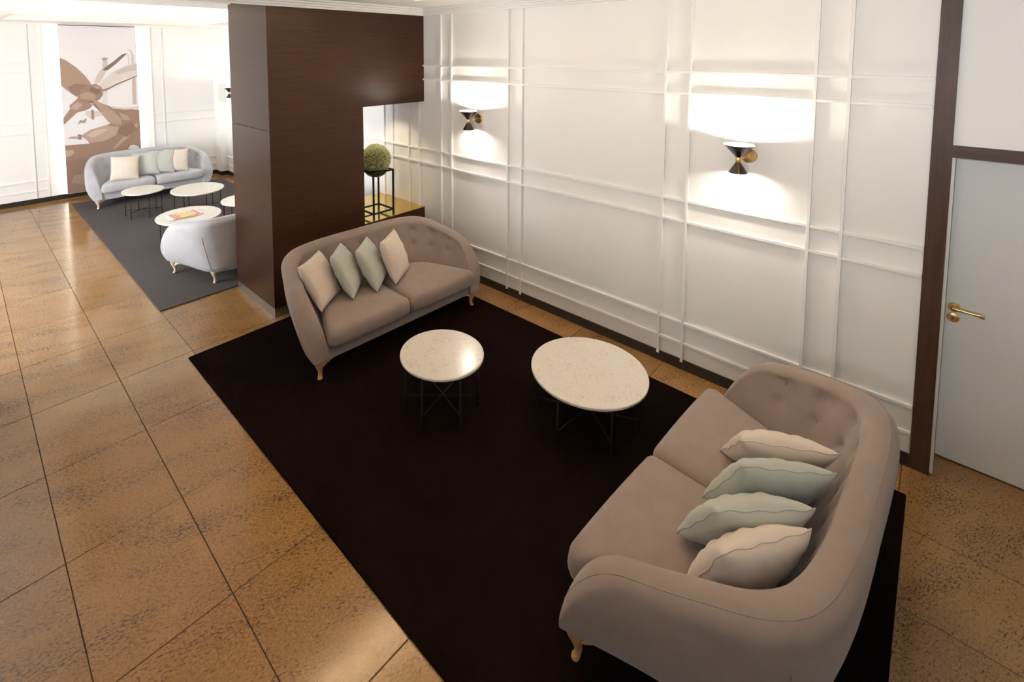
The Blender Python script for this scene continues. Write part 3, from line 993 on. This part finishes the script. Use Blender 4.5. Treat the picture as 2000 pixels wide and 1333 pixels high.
# local +Y is the front; (x, y) is the middle of the front leg line
place_sofa(sofa, -3.62, 3.01, -PI / 2 - .042)
s2 = copy_tree(sofa); place_sofa(s2, -1.035, 2.805, PI / 2 - .052, 'large taupe tufted sofa in the foreground seen from behind its arm')
GREY = {}
def regrey(o):
    for c in o.children:
        if c.data.name not in GREY:
            d = c.data.copy()
            for i_, m_ in enumerate(d.materials):
                if m_ == M['fabric']: d.materials[i_] = M['fabric_grey']
                if m_ == M['legwood']: d.materials[i_] = M['legpale']
            GREY[c.data.name] = d
        c.data = GREY[c.data.name]
        regrey(c)
s3 = copy_tree(sofa); regrey(s3); place_sofa(s3, -10.64, 2.67, -PI / 2, 'light grey tufted sofa beneath the sepia propeller mural')
s4 = copy_tree(sofa); regrey(s4); place_sofa(s4, -6.83, 2.80, PI / 2, 'light grey sofa with its back turned, half hidden behind the dark partition')

# ------------------------------------------------------------------ pillows
def pillow_mesh(seed):
    rnd = random.Random(seed)
    N, S, T = 26, .225, .092
    ph = [rnd.uniform(0, 6.28) for _ in range(8)]
    V, Fc = [], []
    idx = {}
    def outline(u, v):
        x = u * (1 - .055 * (1 - v * v) ** 1.0 * abs(u) ** 3)
        z = v * (1 - .055 * (1 - u * u) ** 1.0 * abs(v) ** 3)
        return x * S, z * S
    for side in (1, -1):
        for i in range(N + 1):
            for j in range(N + 1):
                u, v = -1 + 2 * i / N, -1 + 2 * j / N
                u = math.sin(u * PI / 2) * .5 + u * .5
                v = math.sin(v * PI / 2) * .5 + v * .5
                edge = i in (0, N) or j in (0, N)
                if edge and side == -1:
                    idx[(side, i, j)] = idx[(1, i, j)]
                    continue
                x, z = outline(u, v)
                th = T * max(0.0, (1 - u ** 2) * (1 - v ** 2)) ** .42 * (1 + .06 * math.sin(2 * u + ph[0]) * math.cos(2 * v + ph[1]))
                # slack creases fanning from the edges
                wr_ = .0085 * math.sin(9 * u + 3 * v + ph[2]) * (1 - v * v) * (abs(v) ** 1.5) + .0075 * math.sin(11 * v - 3 * u + ph[3]) * (1 - u * u) * abs(u) ** 1.5
                wr_ += .0042 * math.sin(14 * (u + v) + ph[4]) * (1 - u * u) * (1 - v * v)
                y = side * (0 if edge else max(.001, th + wr_ * (1 if side == 1 else -1)))
                idx[(side, i, j)] = len(V)
                V.append((x, -y, z))
        for i in range(N):
            for j in range(N):
                q = [idx[(side, i, j)], idx[(side, i + 1, j)], idx[(side, i + 1, j + 1)], idx[(side, i, j + 1)]]
                Fc.append(tuple(q if side == 1 else q[::-1]))
    rim = []
    for k in range(24): rim.append((-1 + 2 * k / 24, -1))
    for k in range(24): rim.append((1, -1 + 2 * k / 24))
    for k in range(24): rim.append((1 - 2 * k / 24, 1))
    for k in range(24): rim.append((-1, 1 - 2 * k / 24))
    rp = []
    for u, v in rim:
        x, z = outline(u, v)
        rp.append((x, .0035 * math.sin(11 * u + 9 * v), z))
    return V, Fc, rp
PM = {}
def pillow(q, kind, seed, label, group):
    key = (kind, seed)
    if key not in PM:
        V, Fc, rp = pillow_mesh(seed)
        o = mesh_obj('pillow', V, Fc, kind, None, True)
        p = tube('piping', rp, .0035, kind, o, 6, True)
        PM[key] = (o.data, p.data)
    else:
        o = bpy.data.objects.new('pillow', PM[key][0]); C.objects.link(o)
        p = bpy.data.objects.new('piping', PM[key][1]); C.objects.link(p); p.parent = o
    x, y, z, a, b, c = q
    o.matrix_world = Matrix.Translation((x, y, z + RZ)) @ Matrix.Rotation(a, 4, 'Z') @ Matrix.Rotation(b, 4, 'X') @ Matrix.Rotation(c, 4, 'Y')
    tag(o, label, 'pillow', group)
g1, g2, g3 = 'pillows on the sofa by the niche', 'pillows on the foreground sofa', 'pillows on the far sofa'
pillow((-4.095, 2.363, .646, 2.208, -.528, .044), 'cream', 1, 'cream pillow leaning by the left arm of the sofa before the niche', g1)
pillow((-4.079, 2.644, .658, 2.405, -.500, .083), 'sage', 2, 'pale sage pillow beside the left cream one on the niche sofa', g1)
pillow((-4.042, 2.919, .651, 2.313, -.497, .061), 'sage', 3, 'pale sage pillow over the seat gap of the niche sofa', g1)
pillow((-3.997, 3.182, .660, 2.181, -.375, .046), 'cream', 4, 'cream pillow at the right end of the row on the niche sofa', g1)
pillow((-.555, 3.052, .610, .561, .782, .007), 'cream', 5, 'cream pillow nearest the white wall on the foreground sofa', g2)
pillow((-.523, 2.701, .668, .732, .558, .14), 'sage', 6, 'pale sage pillow behind another sage one on the foreground sofa', g2)
pillow((-.556, 2.429, .653, .811, .622, .063), 'sage', 2, 'frontmost pale sage pillow lying between sage and cream on the foreground sofa', g2)
pillow((-.50, 2.233, .640, 1.02, .455, .057), 'cream', 7, 'cream pillow tucked behind the near arm of the foreground sofa', g2)
pillow((-10.742, 2.209, .655, 1.318, -.45, .038), 'cream', 1, 'wide cream pillow at the left of the far sofa', g3)
pillow((-10.83, 2.57, .665, 1.25, -.42, -.05), 'sage', 3, 'pale sage pillow next to the wide cream one on the far sofa', g3)
pillow((-10.80, 2.84, .665, 1.30, -.42, .03), 'sage', 6, 'pale sage pillow near the right end of the far sofa', g3)
pillow((-10.78, 3.08, .660, 1.20, -.44, .01), 'cream', 5, 'cream pillow at the right end of the far sofa row', g3)

# ------------------------------------------------------------------ tables
def table(x, y, z, r, base, label):
    t = thing('coffee_table', label, 'table', (x, y, RZ), 0, 'round marble-topped tables')
    z -= RZ
    th = .024
    o = lathe('top', [(0, z - th), (r - .016, z - th), (r - .006, z - th), (r - .001, z - th + .005), (r, z - th + .010), (r, z - .004), (r - .001, z - .0015), (r - .004, z), (r - .014, z), (r * .5, z), (0, z)], 'marble', t, 72)
    sharp(o, 60)
    ring = tube('ring', [((r * .86) * math.cos(2 * PI * k / 48), (r * .86) * math.sin(2 * PI * k / 48), z - th - .006) for k in range(48)], .006, 'black', t, 6, True)
    lg = None
    for k in range(6):
        a = math.radians(base + 60 * k)
        p = (r * .86 * math.cos(a), r * .86 * math.sin(a))
        if lg is None:
            lg = tube('leg', [(0, 0, 0), (0, 0, .01), (0, 0, z - th - .003)], .0075, 'black', t, 10); o = lg
        else:
            o = bpy.data.objects.new('leg', lg.data); C.objects.link(o); o.parent = t
        o.location = (p[0], p[1], 0)
    for k in range(3):
        a = math.radians(base + 60 * k)
        c, s = r * .86 * math.cos(a), r * .86 * math.sin(a)
        tube('crossbar', [(c, s, .085 + .010 * k), (-c, -s, .085 + .010 * k)], .0045, 'black', t, 8)
    return t
table(-2.690, 2.600, .455, .328, 44, 'small round marble-topped table showing a bright lamp reflection')
table(-1.800, 3.275, .415, .426, 25, 'large round marble-topped table near the foreground sofa')
table(-9.730, 2.250, .450, .320, 4, 'small round white table before the left half of the far sofa')
table(-9.25, 2.975, .420, .426, 20, 'wide round white table before the right half of the far sofa')
table(-7.80, 2.375, .425, .434, 10, 'round white table holding magazines behind the turned-away sofa')
table(-7.92, 3.22, .450, .328, 15, 'round white table half cut off by the dark partition edge')

# magazines on the far table
for n, (dx, dy, a, z, pal) in enumerate(((0, 0, .02, 0, 2), (.012, -.008, -.10, .006, 1), (-.006, .006, .06, .012, 0))):
    W, D, T = .215, .145, .0055
    nx, ny = 12, 8
    cols = ['mag_white', 'mag_red', 'mag_yellow', 'mag_pink', 'mag_green']
    if 'mag_white' not in M:
        M['mag_white'] = mat('paper_white', srgb(235, 228, 222), .35)
        M['mag_red'] = mat('ink_red', srgb(222, 120, 108), .35)
        M['mag_yellow'] = mat('ink_yellow', srgb(230, 208, 128), .35)
        M['mag_pink'] = mat('ink_pink', srgb(236, 184, 172), .35)
        M['mag_green'] = mat('ink_green', srgb(176, 186, 120), .35)
    t = thing('magazine', ('magazine with red and yellow cover on top of the pile', 'middle magazine of the pile on the far white table', 'bottom magazine of the pile on the far white table')[pal], 'magazine', (-7.82 + dx, 2.31 + dy, .4255 + z), a + .02, 'magazines on the far table')
    box('pages', -D + .002, D - .002, -W + .001, W - .003, .0006, T - .0006, 'mag_white', t)
    V, Fc, fm = [], [], []
    for i in range(nx + 1):
        for j in range(ny + 1):
            V.append((-D + 2 * D * j / ny, -W + 2 * W * i / nx, T))
    rr = random.Random(3 + n)
    for i in range(nx):
        for j in range(ny):
            q = i * (ny + 1) + j
            Fc.append((q, q + 1, q + ny + 2, q + ny + 1))
            if i in (0, nx - 1) or j in (0,): c = 0
            elif i in (1, 2, nx - 2): c = 1 if rr.random() < .8 else 3
            elif 4 <= i <= 8: c = rr.choice((2, 2, 2, 4, 2, 3))
            else: c = rr.choice((1, 3, 2))
            fm.append(c)
    mesh_obj('cover', V, Fc, None, t, mats=cols, fmat=fm)
    box('back_cover', -D, D, -W, W, 0, .0006, 'mag_white', t)
    box('spine', -D, -D + .001, -W, W, 0, T, 'mag_red', t)

# ------------------------------------------------------------------ wall sconces
def sconce(x, z, label):
    t = thing('wall_sconce', label, 'wall lamp', (x, YW, z), 0, 'double-cone wall sconces')
    cy = -.145
    o = lathe('backplate', [(0, 0), (.058, 0), (.060, .003), (.060, .014), (.056, .018), (0, .018)], 'brass', t, 36)
    o.rotation_euler = (PI / 2, 0, 0); sharp(o)
    o.location = (.035, 0, .020)
    tube('arm', [(.035, -.016, .020), (.030, -.05, .018), (.012, -.10, .006), (.002, cy + .012, 0)], .0055, 'brass', t, 8)
    o = lathe('collar', [(0, -.020), (.0195, -.020), (.0205, -.017), (.0205, .017), (.0195, .020), (0, .020)], 'brass', t, 24, (0, cy, 0)); sharp(o)
    def cone(nm, s, r0, r1, h, mat_out):
        n = 40
        out_ = [(r0, s * .019), (r1, s * (.019 + h))]
        c = lathe(nm, [(r0, s * .019), (r0 + (r1 - r0) * .5, s * (.019 + h * .5)), (r1, s * (.019 + h)), (r1 - .002, s * (.019 + h + .001)), ((r0 + r1) / 2 - .0025, s * (.019 + h * .5)), (r0 - .0025, s * .024), (0, s * .024)], 'shade_out', t, n, (0, cy, 0))
        me = c.data
        me.materials.append(M['shade_in'])
        for p in me.polygons:
            if p.index >= 2 * n: p.material_index = 1
        bm = bmesh.new(); bm.from_mesh(me); bmesh.ops.recalc_face_normals(bm, faces=bm.faces); bm.to_mesh(me); bm.free()
        sharp(c, 40)
        return c
    us = cone('upper_shade', 1, .019, .108, .100, None)
    ls = cone('lower_shade', -1, .019, .066, .082, None)
    lathe('bulb', [(0, .030), (.010, .032), (.015, .044), (.017, .055), (.013, .064), (0, .068)], 'bulb', us, 16, (0, cy, 0))
    lathe('bulb', [(0, -.030), (.010, -.032), (.012, -.035), (.010, -.038), (0, -.0385)], 'bulb', ls, 16, (0, cy, 0))
    light('sconce_glow_up', 'SPOT', (0, cy, .094), SCONCE_UP, (1, .92, .80), (PI, 0, 0), t, shadow_soft_size=.03, spot_size=math.radians(170), spot_blend=.15)
    light('sconce_glow_down', 'SPOT', (0, cy, -.062), SCONCE_DN, (1, .92, .80), (0, 0, 0), t, shadow_soft_size=.03, spot_size=math.radians(170), spot_blend=.15)
sconce(-3.965, 1.990, 'black double-cone sconce with brass plate nearest the niche')
sconce(-1.112, 1.960, 'black double-cone sconce with brass plate nearest the door')
sconce(-11.05, 1.925, 'black sconce in the far corner, half hidden by the partition edge')
sconce(-6.75, 1.98, 'sconce on the far panelled wall, hidden behind the partition')

# ------------------------------------------------------------------ plant stand and plant on the niche ledge
LZ = .727
st = thing('plant_stand', 'tall black square-tube plant stand on the gold ledge', 'plant stand', (-5.12, 3.786, LZ))
HW, B = .155, .0095
for sx in (-1, 1):
    for sy in (-1, 1):
        box('leg', sx * HW - B, sx * HW + B, sy * HW - B, sy * HW + B, 0, .585, 'black', st, .001)
for z in (.062, .576):
    for sx in (-1, 1):
        box('crossbar', sx * HW - B, sx * HW + B, -HW + B, HW - B, z - B, z + B, 'black', st, .001)
        box('crossbar', -HW + B, HW - B, sx * HW - B, sx * HW + B, z - B, z + B, 'black', st, .001)
pp = thing('potted_plant', 'round clipped pale green shrub ball in a dark bowl on the stand', 'plant', (-5.12, 3.786, LZ + .50))
prb = []
for k in range(12):
    a = -PI / 2 + (PI / 2) * k / 11
    prb.append((.150 * math.cos(a) + .0001, .085 + .105 * math.sin(a)))
prb += [(.156, .090), (.156, .096), (.146, .096), (.140, .080)]
o = lathe('bowl', prb, 'pot', pp, 40); sharp(o, 50)
lathe('soil', [(.141, .080), (.07, .084), (.0001, .086)], 'leaf4', pp, 24)
rnd = random.Random(5)
V, Fc, fm = [], [], []
cz, RB = .210, .176
core_n = 0
for i in range(10):      # inner mass
    for k in range(16):
        th, ph = PI * (i + .0) / 9, 2 * PI * k / 16
        V.append((.82 * RB * math.sin(th) * math.cos(ph), .82 * RB * math.sin(th) * math.sin(ph), cz + .82 * RB * math.cos(th)))
for i in range(9):
    for k in range(16):
        k2 = (k + 1) % 16
        Fc.append((i * 16 + k, i * 16 + k2, (i + 1) * 16 + k2, (i + 1) * 16 + k)); fm.append(3)
for _ in range(9000):
    d = Vector((rnd.gauss(0, 1), rnd.gauss(0, 1), rnd.gauss(0, 1))).normalized()
    rr = RB * rnd.uniform(.86, 1.06)
    p = Vector((0, 0, cz)) + d * rr
    if p.z < .088: continue
    up = (d + Vector((rnd.uniform(-.8, .8), rnd.uniform(-.8, .8), rnd.uniform(-.5, .9)))).normalized()
    sd = up.cross(Vector((rnd.gauss(0, 1), rnd.gauss(0, 1), rnd.gauss(0, 1)))).normalized()
    L, W = rnd.uniform(.012, .024), rnd.uniform(.0028, .0052)
    b0 = len(V)
    V += [p, p + up * L * .5 + sd * W, p + up * L, p + up * L * .5 - sd * W]
    Fc.append((b0, b0 + 1, b0 + 2, b0 + 3))
    x = rnd.random()
    fm.append(0 if x < .27 else (1 if x < .62 else 2))
fo = mesh_obj('foliage', V, Fc, None, pp, mats=['leaf1', 'leaf2', 'leaf3', 'leaf4'], fmat=fm)
fo['kind'] = 'stuff'

# ------------------------------------------------------------------ small wall fittings
ou = thing('wall_outlet', 'small white socket low on the far wall right of the sofa', 'outlet', (XF, 4.06, .235))
box('plate', 0, .009, -.04, .04, -.04, .04, 'plastic', ou, .003)
lathe('socket', [(0, .003), (.018, .003), (.020, .0), (.021, .0)], 'plastic', ou, 16).rotation_euler = (0, PI / 2, 0)
